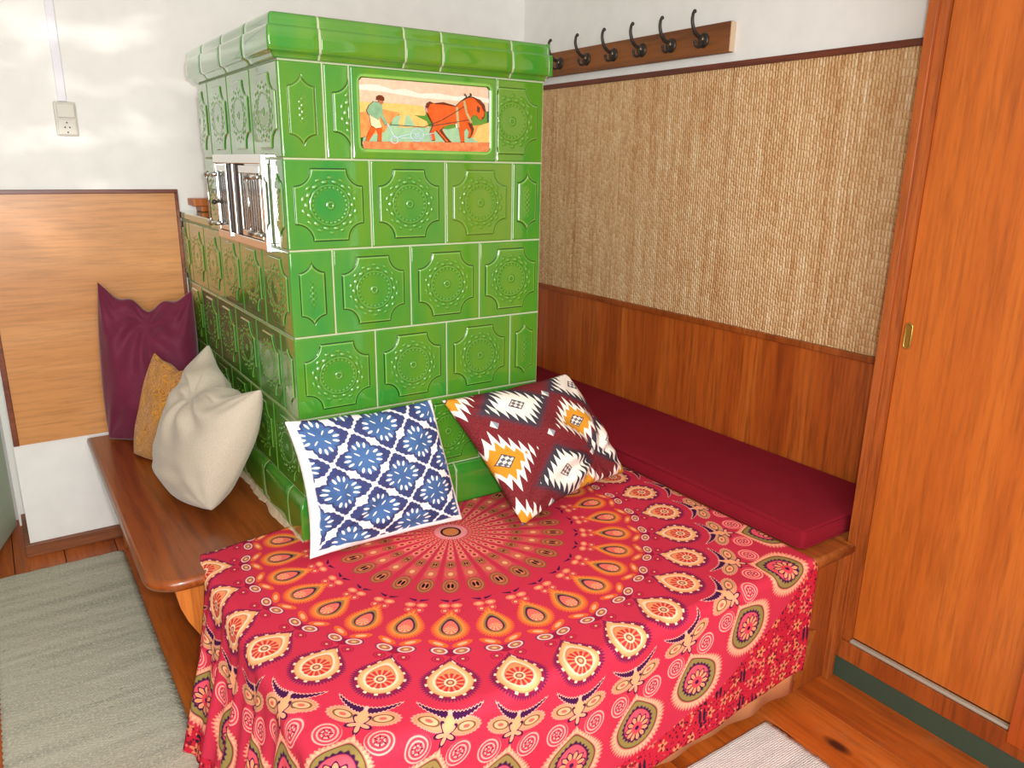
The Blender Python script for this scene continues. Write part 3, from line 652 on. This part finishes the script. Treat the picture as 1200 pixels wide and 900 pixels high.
# crown, base and their grout
CRP = [(.000, 1.6520), (.010, 1.6535), (.0125, 1.658), (.0165, 1.6635), (.0225, 1.6655), (.0265, 1.6690), (.0280, 1.690), (.0265, 1.7130), (.0245, 1.7195), (.0200, 1.7215), (.0195, 1.7240), (.0185, 1.7380), (.0160, 1.7450), (.0120, 1.7485), (.0060, 1.7502), (-.09, 1.7505)]
BAP = [(.012, .30), (.020, .36), (.0205, .515), (.0180, .534), (.0120, .546), (.0030, .5525), (-.002, .554)]
def profile_tile(name, s0, s1, prof, mat, parent, off=0., j=.0018, drop=.0022):
    s0 += j; s1 -= j
    S_ = [np.array([s0, s0+.0008, s0+.0025]), np.array([s1, s1-.0008, s1-.0025]), np.linspace(s0, s1, max(3, int((s1-s0)/.02)))]
    if s0 < 0 < s1: S_ += [np.linspace(-RC, RC, 7), np.linspace(-.1, .1, 12)]
    Sv = np.unique(np.round(np.concatenate(S_), 5))
    Pf = []
    for (h0, z0), (h1, z1) in zip(prof[:-1], prof[1:]):
        for t in (0, .5): Pf.append((h0+(h1-h0)*t, z0+(z1-z0)*t))
    Pf.append(prof[-1]); V = []; n, m = len(Pf), len(Sv)
    for h, z in Pf:
        e = np.minimum(Sv-s0, s1-Sv); dh = np.where(e < .0002, drop, np.where(e < .001, drop*.3, 0))
        X, Y = frame_path(Sv, z, h+off-dh); V += list(zip(X, Y, np.full(m, z+(0 if z < 1.749 else off))))
    F = [(a*m+b, a*m+b+1, (a+1)*m+b+1, (a+1)*m+b) for a in range(n-1) for b in range(m-1)]
    return link(name, mesh(name, V, F, True), mat, parent)
for a, b in ((-YU-.03, -.617), (-.617, -.397), (-.397, -.177), (-.177, .098), (.098, .317), (.317, .423), (.423, .640), (.640, W+.0)): profile_tile('crown_tile', a, b, CRP, m_glaze, stove)
for a, b in ((-YW, -.973), (-.973, -.753), (-.753, -.533), (-.533, -.313), (-.313, -.093), (-.093, .240), (.240, .459), (.459, .68), (.68, W)): profile_tile('base_tile', a, b, BAP, m_glaze, stove)
g1 = profile_tile('grout', -YU-.03, W, CRP, m_grout, stove, off=-.0012, j=0, drop=0)
g2 = profile_tile('grout', -YW, W, BAP, m_grout, stove, off=-.0012, j=0, drop=0)
# right-hand returns of crown (plain box) and the core
boxes('grout', [(.0005, W-.0005, .0005, YU, .30, 1.7505)], m_grout, stove)
boxes('grout', [(.0005, W-.0005, YU, YW-.001, .30, 1.222)], m_grout, stove)
boxes('crown_tile', [(W-.002, W+.012, -.0265, .25, 1.664, 1.72), (W-.002, W+.006, -.018, .25, 1.719, 1.75)], m_glaze, stove, bev=.003)
boxes('crown_tile', [(W-.002, W+.012, .2535, YU, 1.664, 1.72), (W-.002, W+.006, .2535, YU, 1.719, 1.75)], m_glaze, stove, bev=.003)
boxes('crown_top', [(.09, W-.09, .09, YU, 1.745, 1.752)], m_glaze, stove)
for a, b in ((.0, .25), (.253, .50), (.503, W)):
    boxes('cap_tile', [(a-.005*(a == 0), b, YU+.002, YW-.002, 1.215, 1.240)], m_glaze, stove, bev=.004)

# fire door on the left side
fd = boxes('fire_door', [(-.016, 0.004, .100, .615, 1.416, 1.441), (-.016, .004, .100, .615, 1.198, 1.222), (-.022, .004, .106, .124, 1.198, 1.441), (-.016, .004, .592, .615, 1.222, 1.416)], m_chrome, stove, 'small double chrome grille door', bev=.0025)
boxes('door_recess', [(-.002, .003, .12, .60, 1.215, 1.42)], m_chrome, fd)
boxes('dark_gap', [(-.010, .001, .352, .392, 1.222, 1.416), (-.010, .001, .404, .452, 1.222, 1.416)], m_gapdark, fd, bev=.003)  # solid dark boxes stand in for the shaded interior between the leaves
boxes('centre_bar', [(-.019, -.002, .392, .404, 1.222, 1.416), (-.022, -.002, .452, .464, 1.210, 1.416)], m_chrome, fd, bev=.002)
for (a, b, n) in ((.466, .588, 7), (.160, .350, 9)):
    lf = boxes('door_leaf', [(-.014, -.004, a, b, 1.392, 1.412), (-.014, -.004, a, b, 1.224, 1.240), (-.014, -.004, a, a+.008, 1.24, 1.392), (-.014, -.004, b-.008, b, 1.24, 1.392)], m_chrome, fd, bev=.0015)
    bm_ = []
    for i in range(n):
        y = a+.012+(b-a-.024)*i/(n-1); bm_.append((-.0125, -.0055, y-.0028, y+.0028, 1.238, 1.394))
    boxes('grille_bars', bm_, m_chrome, fd, bev=.0012, seg=1)
for y, s in ((.643, 1), (.213, -1)):
    v, f = tube_data([(-.030, y, 1.236), (-.030, y, 1.392)], .0042, 10)
    for z in (1.240, 1.384):
        tube_data([(-.030, y+.010*s, z), (-.030, y-.052, z), (-.016, y-.062, z)] if s > 0 else [(-.030, y+.014, z), (-.030, y-.085, z), (-.026, y-.09, z)], .006, 8, v, f)
        ball_data((-.030, y, z), .010, v, f)
    link('hinge_rod', mesh('hinge_rod', v, f, True), m_chrome, fd)
v, f = tube_data([(-.012, .545, 1.305), (-.034, .552, 1.305)], .003, 8); ball_data((-.036, .552, 1.305), .0075, v, f); ball_data((-.02, .53, 1.305), .005, v, f)
link('knob', mesh('knob', v, f, True), m_iron, fd)

# ------------------------------------------------------------------ back wall things
pan = thing('wall_panel', 'honey coloured veneer panel with dark edging on the back wall', 'wall panel', (-.32, YW, .432))
boxes('veneer_sheet', [(-.622, -.018, YW-.012, YW-.0005, .434, 1.306)], m_panel, pan)
boxes('edging', [(-.640, -.006, YW-.018, YW-.0005, 1.306, 1.320)], m_trimx, pan, 'dark top edging', bev=.002)
boxes('edging', [(-.0178, -.006, YW-.018, YW-.0005, .434, 1.3055)], m_trimx, pan, bev=.002)
boxes('edging', [(-.640, -.6222, YW-.018, YW-.0005, .434, 1.3055)], m_trimx, pan, bev=.002)
sw = thing('socket_with_switch', 'ivory light switch above a socket on the white wall', 'switch', (-.334, YW, 1.55))
boxes('back_plate', [(-.367, -.301, YW-.012, YW-.0005, 1.496, 1.606)], m_swp, sw, bev=.005, seg=3)
boxes('rocker', [(-.360, -.306, YW-.018, YW-.0125, 1.554, 1.600)], m_swp, sw, bev=.003)
boxes('socket_face', [(-.361, -.307, YW-.0155, YW-.0125, 1.501, 1.549)], m_swp, sw, bev=.0015)
for x, z in ((-.334, 1.539), (-.341, 1.524), (-.327, 1.524), (-.334, 1.508)):
    tube('socket_hole', [(x, YW-.0152, z), (x, YW-.0166, z)], .0026, m_swh, sw, 8)
tag(boxes('cable_duct', [(-.351, -.325, YW-.010, YW-.0005, 1.607, 2.395)], m_duct, bev=.002), 'white plastic cable duct running up the wall above the switch', 'cable duct')
sh = boxes('wooden_shelf_board', [(.028, .36, YW-.10, YW-.001, 1.262, 1.288)], m_pine, bev=.003)
bm = bmesh.new(); bm.from_mesh(sh.data); bx(bm, .055, .34, YW-.09, YW-.001, 1.2405, 1.263, bev=.004); bm.to_mesh(sh.data); bm.free()
tag(sh, 'short orange wooden board lying on the stove ledge against the back wall', 'board')

# ------------------------------------------------------------------ right wall things
mt = thing('rush_wall_mat', 'woven straw-coloured rush mat covering the right wall above the backrest', 'wall mat', (XR, .2, .89))
boxes('rush_weave', [(XR-.010, XR-.001, -.808, YW-.002, .888, 1.7475)], m_rush, mt)
boxes('top_batten', [(XR-.018, XR-.001, -.808, YW-.002, 1.7477, 1.767)], m_trimd, mt, 'dark brown batten', bev=.002)
br = thing('bench_backrest', 'reddish varnished veneer backrest panel behind the red seat mattress', 'backrest', (XR, .2, .44))
boxes('veneer_panel', [(XR-.014, XR-.001, -.808, YW-.002, .432, .866)], m_backrest, br)
boxes('top_moulding', [(XR-.022, XR-.001, -.808, YW-.002, .8662, .8875)], m_closet_f, br, bev=.003)
rk = thing('coat_rack', 'brown wooden coat rack board with six dark iron hooks', 'coat rack', (XR, .5, 1.85))
boxes('rack_board', [(XR-.024, XR-.001, .000, 1.12, 1.797, 1.893)], m_rack, rk, bev=.002)
boxes('cut_end', [(XR-.0235, XR-.0015, -.0035, -.0003, 1.799, 1.891)], m_endg, rk, 'pale sawn end')
for y in (.925, .745, .580, .420, .268, .115):
    xf = XR-.024
    v, f = [], []; tube_data([(xf, y, 1.845), (xf-.004, y, 1.845), (xf-.007, y, 1.845)], [.025, .024, .016], 14, v, f)
    hk = link('hook', mesh('hook', v, f, True), m_iron, rk)
    arm = smoothcurve([(xf-.004, y, 1.852), (xf-.028, y, 1.856), (xf-.050, y-.001, 1.872), (xf-.062, y-.001, 1.900), (xf-.060, y-.001, 1.924), (xf-.053, y, 1.931)])
    v, f = tube_data(arm, [.0072-.0026*i/(len(arm)-1) for i in range(len(arm))], 8); ball_data(arm[-1], .0068, v, f)
    link('hook_arm', mesh('hook_arm', v, f, True), m_iron, hk)
    arm = smoothcurve([(xf-.004, y, 1.838), (xf-.020, y, 1.822), (xf-.036, y, 1.824), (xf-.042, y, 1.838)])
    v, f = tube_data(arm, .0042, 8); ball_data(arm[-1], .006, v, f)
    link('lower_hook', mesh('lower_hook', v, f, True), m_iron, hk)
    v, f = [], []; ball_data((xf-.010, y-.004, 1.848), .009, v, f); link('glint_knob', mesh('glint_knob', v, f, True), m_glint, hk)

# ------------------------------------------------------------------ wardrobe
XC = 1.26
wd = thing('sliding_door_wardrobe', 'tall orange-brown wooden wardrobe with sliding doors and dark green plinth', 'wardrobe', (XC+.14, -1.6, 0))
boxes('side_panel', [(XC+.002, XR-.002, -.835, -.812, .068, 2.32)], m_closet_f, wd)
boxes('stile', [(XC, XC+.03, -.8355, -.812, .085, 2.3)], m_closet_f, wd, bev=.0015)
boxes('stile', [(XC+.010, XC+.03, -.858, -.836, .125, 2.3)], m_closet_f, wd)
d1 = boxes('sliding_door', [(XC+.020, XC+.042, -1.75, -.8595, .136, 2.3)], m_closet, wd, bev=.001)
d2 = boxes('sliding_door', [(XC-.004, XC+.016, -2.55, -1.284, .100, 2.3)], m_closet_d, wd, 'darker second door in front', bev=.001)
hd = boxes('handle', [(XC+.0165, XC+.0195, -.888, -.869, .990, 1.056)], m_brass, d1, 'brass finger pull', bev=.0)
# oval ring + dark hollow
v, f = [], []; ovl = [(XC+.018, -.8785+.0085*math.cos(a), 1.023+.023*(1 if math.sin(a) > 0 else -1)*(abs(math.sin(a)) > 1e-6) + .0085*math.sin(a)) for a in np.linspace(0, 2*math.pi, 33)]
tube_data(ovl, .0022, 6, v, f, False); hd.data = mesh('handle', v, f, True); hd.data.materials.append(m_brass)
v = [(XC+.0192, p[1], p[2]) for p in ovl[:-1]]; link('finger_hollow', mesh('finger_hollow', v, [tuple(range(len(v)))]), plain('old_brass_hollow', (150, 112, 42), .45, .6), d1)
boxes('sill_rail', [(XC, XC+.045, -2.6, -.8355, .068, .124)], m_closet_f, wd, bev=.001)
boxes('sill_rail', [(XC+.004, XC+.02, -1.28, -.8590, .1245, .134)], m_rail, wd, 'grey metal sliding track', bev=.003)
boxes('plinth', [(XC+.004, XR-.01, -2.6, -.822, .0005, .068)], m_green, wd, 'dark green plinth')
boxes('top_rail', [(XC, XR-.002, -2.6, -.812, 2.32, 2.35)], m_closet_f, wd)
boxes('inner_back', [(XR-.02, XR-.002, -2.6, -.836, .125, 2.3)], m_closet_f, wd)

# ------------------------------------------------------------------ benches
def seat_mesh(name, x0, x1, y0, y1, z0, z1, corners, rad=.07, er=.012, notch=None):
    """rounded-corner board; corners: set of 'xy' sign pairs that are rounded"""
    pts = []
    for cx, cy, a0, key in ((x1, y1, 0, '++'), (x0, y1, 90, '-+'), (x0, y0, 180, '--'), (x1, y0, 270, '+-')):
        sx = 1 if key[0] == '+' else -1; sy = 1 if key[1] == '+' else -1
        if key in corners:
            for k in range(9):
                a = math.radians(a0+90*k/8); pts.append((cx-sx*rad+rad*math.cos(a), cy-sy*rad+rad*math.sin(a)))
        elif key == '+-' and notch: pts += [(notch[0], cy), (notch[0], notch[1]), (cx, notch[1])]
        else: pts.append((cx, cy))
    n = len(pts); c = ((x0+x1)/2, (y0+y1)/2); v, f = [], []
    prof = [(er, z0), (er*.3, z0+er*.3), (0, z0+er), (0, z1-er), (er*.3, z1-er*.3), (er, z1)]
    ins = []
    for i in range(n):
        a, b, d = Vector(pts[i-1]), Vector(pts[i]), Vector(pts[(i+1) % n])
        n1 = Vector((-(b-a).y, (b-a).x)).normalized(); n2 = Vector((-(d-b).y, (d-b).x)).normalized(); q = (n1+n2).normalized(); ins.append(q/max(.5, q.dot(n1)))
    for off, z in prof:
        for p, q in zip(pts, ins): v.append((p[0]+q.x*off, p[1]+q.y*off, z))
    for L in range(len(prof)-1):
        for i in range(n): f.append((L*n+i, L*n+(i+1) % n, (L+1)*n+(i+1) % n, (L+1)*n+i))
    f.append(tuple(range(n))[::-1]); f.append(tuple((len(prof)-1)*n+i for i in range(n)))
    me = mesh(name, v, f); 
    me.polygons.foreach_set('use_smooth', [len(p.vertices) == 4 for p in me.polygons]); me.update(); return me
bl = thing('wooden_bench', 'glossy brown wooden bench along the left side of the stove', 'bench', (-.2, .6, 0))
link('seat', seat_mesh('seat', -.413, -.024, -.046, YW-.019, .396, .428, {'--'}, .085), m_bench, bl)
# front support board with a curved left edge
cv = [(-.345, .396), (-.343, .36), (-.336, .32), (-.322, .28), (-.302, .24), (-.278, .205), (-.25, .17), (-.23, .12), (-.225, .05), (-.225, .0005)]
n = len(cv); v = [(x, y, z) for y in (.006, .034) for x, z in cv] + [(-.03, y, z) for y in (.006, .034) for x, z in cv]; f = []
for i in range(n-1):
    f += [(i, i+1, 2*n+i+1, 2*n+i), (n+i+1, n+i, 3*n+i, 3*n+i+1), (i+1, i, n+i, n+i+1), (2*n+i, 2*n+i+1, 3*n+i+1, 3*n+i)]
f += [(0, 2*n, 3*n, n), (n-1, 2*n-1, 4*n-1, 3*n-1)]
link('support_board', mesh('support_board', v, f), m_pine, bl, 'curved orange pine support')
boxes('support_board', [(-.345, -.04, 1.10, 1.128, .0005, .396)], m_pine, bl)
# rough joint between bench and stove
v, f = [], []; pts = []
N = 60
for i in range(N+1):
    y = -.03 + (YW-.03)*i/N; wdt = .009+.006*random.random()+.003*math.sin(i*.7)
    v += [(-.0235, y, .4285), (-.022-wdt, y, .4288), (-.022-wdt*.5, y, .432+.003*random.random()), (-.0205, y, .438+.004*random.random())]
for i in range(N):
    for k in range(3): f.append((4*i+k, 4*i+k+1, 4*i+5+k, 4*i+4+k))
link('mortar_joint', mesh('mortar_joint', v, f), m_caulk, stove)
brn = thing('corner_bench', 'wooden bench with rounded front edge under the red mattress', 'bench', (1.3, .2, 0))
link('seat', seat_mesh('seat', 1.078, XR-.015, -.838, YW-.003, .397, .430, {'--'}, .022, .010, notch=(1.258, -.811)), m_benchr, brn)
boxes('end_panel', [(1.115, 1.255, -.812, -.79, .0005, .397)], m_closet_f, brn, bev=.002)
boxes('front_panel', [(1.095, 1.113, -.812, 1.2, .0005, .397)], m_closet_f, brn)
boxes('corner_batten', [(1.225, 1.2545, -.832, -.8125, .0005, .397)], m_closet_f, brn, bev=.002)

# red mattress
def cushion_box(name, x0, x1, y0, y1, z0, z1, rad, mat, parent=None, res=.03, amp=.004):
    bm = bmesh.new(); bx(bm, x0, x1, y0, y1, z0, z1, bev=rad, seg=4)
    me = bpy.data.meshes.new(name); bm.to_mesh(me); bm.free(); me.polygons.foreach_set('use_smooth', [True]*len(me.polygons)); return link(name, me, mat, parent)
mr = thing('seat_mattress', 'dark red fabric seat mattress on the bench by the right wall', 'mattress', (1.3, .2, .43))
cushion_box('mattress_body', 1.090, XR-.024, -.785, YW-.01, .431, .487, .012, m_redm, mr)
v, f = [], []
for z in (.437, .481): tube_data([(XR-.03, -.7845, z), (1.104, -.7845, z), (1.092, -.776, z), (1.0905, -.76, z), (1.0905, 1.2, z)], .0028, 6, v, f)
link('piping', mesh('piping', v, f, True), m_redm, mr)

# ------------------------------------------------------------------ bed
BX0, BX1, BY0, BY1 = -.262, 1.060, -.812, -.052
bd = thing('pull_out_bed', 'low pull-out bed between the benches hidden beneath the mandala cover', 'bed', ((BX0+BX1)/2, -.42, 0))
boxes('bed_base', [(BX0+.01, BX1-.01, BY0+.012, BY1, .0005, .20)], m_pine, bd)
cushion_box('mattress', BX0, BX1, BY0, BY1, .201, .430, .02, m_foam, bd)
v = [(1.062, -.822, .05), (1.062, -.822, .215), (1.110, -.822, .200), (1.150, -.822, .185), (1.115, -.822, .052)]
vv = v+[(a, -.8135, c) for a, b, c in v]; link('side_board', mesh('side_board', vv, [(0, 4, 3, 2, 1), (5, 6, 7, 8, 9)]+[(i, (i+1) % 5, 5+(i+1) % 5, 5+i) for i in range(5)]), m_benchr, bd)
# peach sheet hanging below the cover
v, f = [], []; N = 70
for i in range(N+1):
    x = BX0-.004 + (BX1+.006-BX0)*i/N; y = -.826 + .004*math.sin(i*.8)
    z0 = .018+.012*math.sin(x*2+.6)
    for k in range(5): v.append((x, y+.003*math.sin(i*.5+k), z0+(.40-z0)*k/4))
for i in range(N):
    for k in range(4): f.append((i*5+k, (i+1)*5+k, (i+1)*5+k+1, i*5+k+1))
tag(link('bed_sheet', mesh('bed_sheet', v, f, True), m_sheet), 'peach coloured sheet showing below the hem of the patterned cover', 'sheet')
o = bpy.data.objects['bed_sheet']; sm = o.modifiers.new('s', 'SOLIDIFY'); sm.thickness = .0015

# tapestry
MC = (.343, -.187); RT = math.radians(5.)
ZT = .4345; XLb = -.283; YFb = -.842
def topq(a, b):          # world-flat -> print coordinates
    da, db = a-MC[0], b-MC[1]; return da*math.cos(RT)+db*math.sin(RT), -da*math.sin(RT)+db*math.cos(RT)
def tapestry():
    na, nb = 250, 190; V = []; UV = []
    def bl_(t, rr):       # arc length t past an edge of radius rr -> (out, down)
        if t <= 0: return 0., 0.
        q = rr*math.pi/2
        if t < q: an = t/rr; return rr*math.sin(an), rr*(1-math.cos(an))
        return rr, rr+(t-q)
    for j in range(nb+1):
        for i in range(na+1):
            tj, ti = j/nb, i/na
            a, b = -.7+1.79*ti, -.05
            for _ in range(4):
                sm_ = min(1, max(0, (a+.300)/.03)); sm2 = min(1, max(0, (a+.02)/.04))
                bback = -.050*(1-sm_) + sm_*(.052*(1-sm2)+(-.028)*sm2) + (.035*max(0, min(1, (a+.28)/.26)) if a < 0 else 0)*(1-sm2)
                # front hem: print coordinate q = -1.045
                bfront = MC[1] + (-1.045 + (a-MC[0])*math.sin(RT))/math.cos(RT)
                aleft = MC[0] + (-1.045 - (b-MC[1])*math.sin(RT))/math.cos(RT)
                a = aleft + (1.0885-aleft)*ti; b = bback + (bfront-bback)*tj
            UV.append(topq(a, b))
            rr = .022
            tl = max(0, XLb+rr-a); tf = max(0, (-(YFb+rr) + b)*-1); tr = max(0, a-(1.087-.012))
            ol, dl_ = bl_(tl, rr); of, df_ = bl_(tf, rr); orr, drr = bl_(tr, .012)
            x = a if tl == 0 else XLb+rr-ol; y = b if tf == 0 else YFb+rr-of
            if tr > 0: x = 1.087-.012+orr
            if tl > 0 and tf > 0:
                d = max(0., (dl_**2.2+df_**2.2)**(1/2.2)); ang = math.atan2(df_, dl_)
                d = min(d, .43); x = XLb+rr-ol*1. - .05*math.sin(ang*2)*d/.43 ; y = YFb+rr-of - .05*math.sin(ang*2)*d/.43
                x -= math.cos(ang)*.085*(d/.42)**1.3; y -= math.sin(ang)*.0*(d/.42)
                fo = math.sin(ang*9)*.016*(d/.42); x += fo; y -= fo
                z = ZT-d
            else:
                z = ZT - dl_ - df_ - drr
                if tl > 0:
                    x -= .085*(dl_/.42)**1.3 + (.012*math.sin(b*46+1.)+.007*math.sin(b*95))*min(1, dl_/.25)
                if tf > 0:
                    y += (.003*math.sin(a*15)+.002*math.sin(a*31+1))*min(1, df_/.2) + .006*(df_/.4)
            if tl == 0 and tf == 0:
                z += .0016*math.sin(a*9+b*5)+.0012*math.sin(a*5-b*14) + .0018
            z = max(z, .006+.002*math.sin(a*60+b*40))
            V.append((x, y, z))
    m = na+1; F = [(j*m+i, (j+1)*m+i, (j+1)*m+i+1, j*m+i+1) for j in range(nb) for i in range(na)]
    return mesh('mandala_bedspread', V, F, True, UV)
tp = link('mandala_bedspread', tapestry(), m_mandala)
tag(tp, 'red cotton bedspread printed with a large peacock-feather mandala, covering the bed', 'bedspread')
sm = tp.modifiers.new('s', 'SOLIDIFY'); sm.thickness = .0012; sm.offset = -1

# ------------------------------------------------------------------ pillows
def pillow(name, C, T, mat, label, pull=(.05, .05, .05, .05), flip=False, chop=None, n=64, group=None, pw=.42, wr=.004, seed=1):
    """C: world corners TL, TR, BR, BL seen from the front; pull: inward pull of top, right, bottom, left edges"""
    C = [Vector(c) for c in C]; cen = sum(C, Vector())/4; rg = np.random.default_rng(seed)
    eu = ((C[1]-C[0])+(C[2]-C[3])).normalized(); ev = ((C[3]-C[0])+(C[2]-C[1])).normalized(); nr = ev.cross(eu).normalized()
    if (CP-cen).dot(nr) < 0: nr = -nr
    V = []; UV = []; F = []; k = n+1
    ph = rg.uniform(0, 6, 12)
    for side in (1, -1):
        for j in range(k):
            for i in range(k):
                u = math.sin((i/n-.5)*math.pi)*.5+.5; v = math.sin((j/n-.5)*math.pi)*.5+.5
                u = .5*u + .5*i/n; v = .5*v+.5*j/n
                U, Vv = 2*u-1, 2*v-1
                bu, bv = (1-U*U), (1-Vv*Vv)
                du = (pull[3]*bv*(1-u)**2 - pull[1]*bv*u**2); dv = (pull[0]*bu*(1+.25*math.sin(u*17+ph[8])*bu)*(1-v)**2 - pull[2]*bu*v**2)
                uu, vv = u+du, v+dv
                p = (C[0]*(1-uu)+C[1]*uu)*(1-vv)+(C[3]*(1-uu)+C[2]*uu)*vv
                th = (max(0, bu)*max(0, bv))**pw
                # wrinkles running from the corners and across
                rx = 0
                for q, (cu, cv2) in enumerate(((0, 0), (1, 0), (1, 1), (0, 1))):
                    a = math.atan2(v-cv2, u-cu); dd = math.hypot(u-cu, v-cv2); rx += math.sin(a*11+ph[q])*math.exp(-dd*3.2)*min(1, dd*6)
                rx += .5*math.sin(u*13+v*6+ph[5])*math.sin(v*9-u*4+ph[6])
                o_ = nr*side*(T*th) + nr*(wr*rx*(th**.5))
                p = p + o_
                if chop:
                    cu, cv2, dep, rad = chop; dd = math.hypot((u-cu)*1.0, (v-cv2)*.8); a = math.atan2(v-cv2, u-cu)
                    p = p - nr*side*dep*math.exp(-(dd/rad)**2)*min(1, th*2) + nr*side*.010*math.sin(a*9+ph[7]+dd*7)*math.exp(-((dd-.24)/.17)**2)*min(1, th*1.5)
                    if v > .6: p = p + nr*side*.006*math.sin(v*42+u*5)*max(0, (v-.62)/.38)*min(1, th*2)*(1-abs(2*u-1))
                V.append(p); UV.append((u, v))
    for s_ in (0, 1):
        b = s_*k*k
        for j in range(n):
            for i in range(n):
                q = (b+j*k+i, b+j*k+i+1, b+(j+1)*k+i+1, b+(j+1)*k+i); F.append(q if s_ else q[::-1])
    me = mesh(name, V, F, True, UV); bm = bmesh.new(); bm.from_mesh(me); bmesh.ops.remove_doubles(bm, verts=bm.verts, dist=.00005); bmesh.ops.recalc_face_normals(bm, faces=bm.faces); bm.to_mesh(me); bm.free()
    o = link(name, me, mat); tag(o, label, 'pillow', 'throw pillows'); return o
pillow('throw_pillow', [(-.066, -.080, .803), (.345, -.080, .795), (.395, -.165, .452), (-.048, -.150, .450)], .078, m_blue, 'white pillow printed with blue flower tiles leaning on the stove', (.03, .01, .02, .05), seed=3, pw=.55, wr=.007, chop=(.15, .85, .012, .15))
pillow('throw_pillow', [(.380, -.075, .785), (.850, -.045, .790), (.985, -.190, .475), (.510, -.300, .458)], .085, m_kilim, 'maroon pillow with toothed white and mustard diamonds by the red mattress', (.02, -.01, .05, .04), seed=5, wr=.007, pw=.52, chop=(.75, .80, .02, .13))
pillow('throw_pillow', [(-.080, .600, .866), (-.040, .200, .812), (-.195, .235, .470), (-.262, .628, .490)], .105, m_cream, 'cream velvet pillow, front one of three on the left bench', (.20, -.02, -.09, .0), seed=8, wr=.006, chop=(.45, .14, .008, .16))
pillow('throw_pillow', [(-.190, .935, .782), (-.075, .66, .762), (-.150, .66, .437), (-.295, .925, .436)], .055, m_must, 'embossed mustard pillow, middle one of three on the left bench', (.08, .0, -.02, .0), seed=9, wr=.006)
pillow('throw_pillow', [(-.312, 1.165, 1.005), (-.020, 1.075, .968), (-.055, .99, .440), (-.345, 1.13, .436)], .10, m_burg, 'large burgundy velvet pillow standing against the wall panel', (.13, -.03, -.02, -.03), seed=12, wr=.011, pw=.5, chop=(.5, .12, .035, .22))

# ------------------------------------------------------------------ rugs
def rug(name, x0, x1, y0, y1, mat, label):
    v, f, uv = [], [], []; nx, ny = max(4, int((x1-x0)/.02)), max(4, int((y1-y0)/.008))
    for j in range(ny+1):
        for i in range(nx+1):
            e = .0022*math.sin(j*2.1)*((i == 0) or (i == nx)); x = x0+(x1-x0)*i/nx + e; y = y0+(y1-y0)*j/ny
            z = .007+.0008*math.sin(i*1.7+j*.9) - (.005 if i in (0, nx) or j in (0, ny) else 0)
            v.append((x, y, z))
    m = nx+1; f = [(j*m+i, j*m+i+1, (j+1)*m+i+1, (j+1)*m+i) for j in range(ny) for i in range(nx)]
    o = link(name, mesh(name, v, f, True), mat); s_ = o.modifiers.new('s', 'SOLIDIFY'); s_.thickness = .0012; s_.offset = -1
    return tag(o, label, 'rug', 'woven floor rugs')
rug('woven_rug', -.762, -.352, -1.9, 1.092, m_rug, 'grey-green woven runner, toned darker for dim light, on the floor left of the bench')
rug('woven_rug', .30, .935, -1.9, -.846, m_rug2, 'woven rug, toned paler for brighter light, with dark flecks in front of the bed')
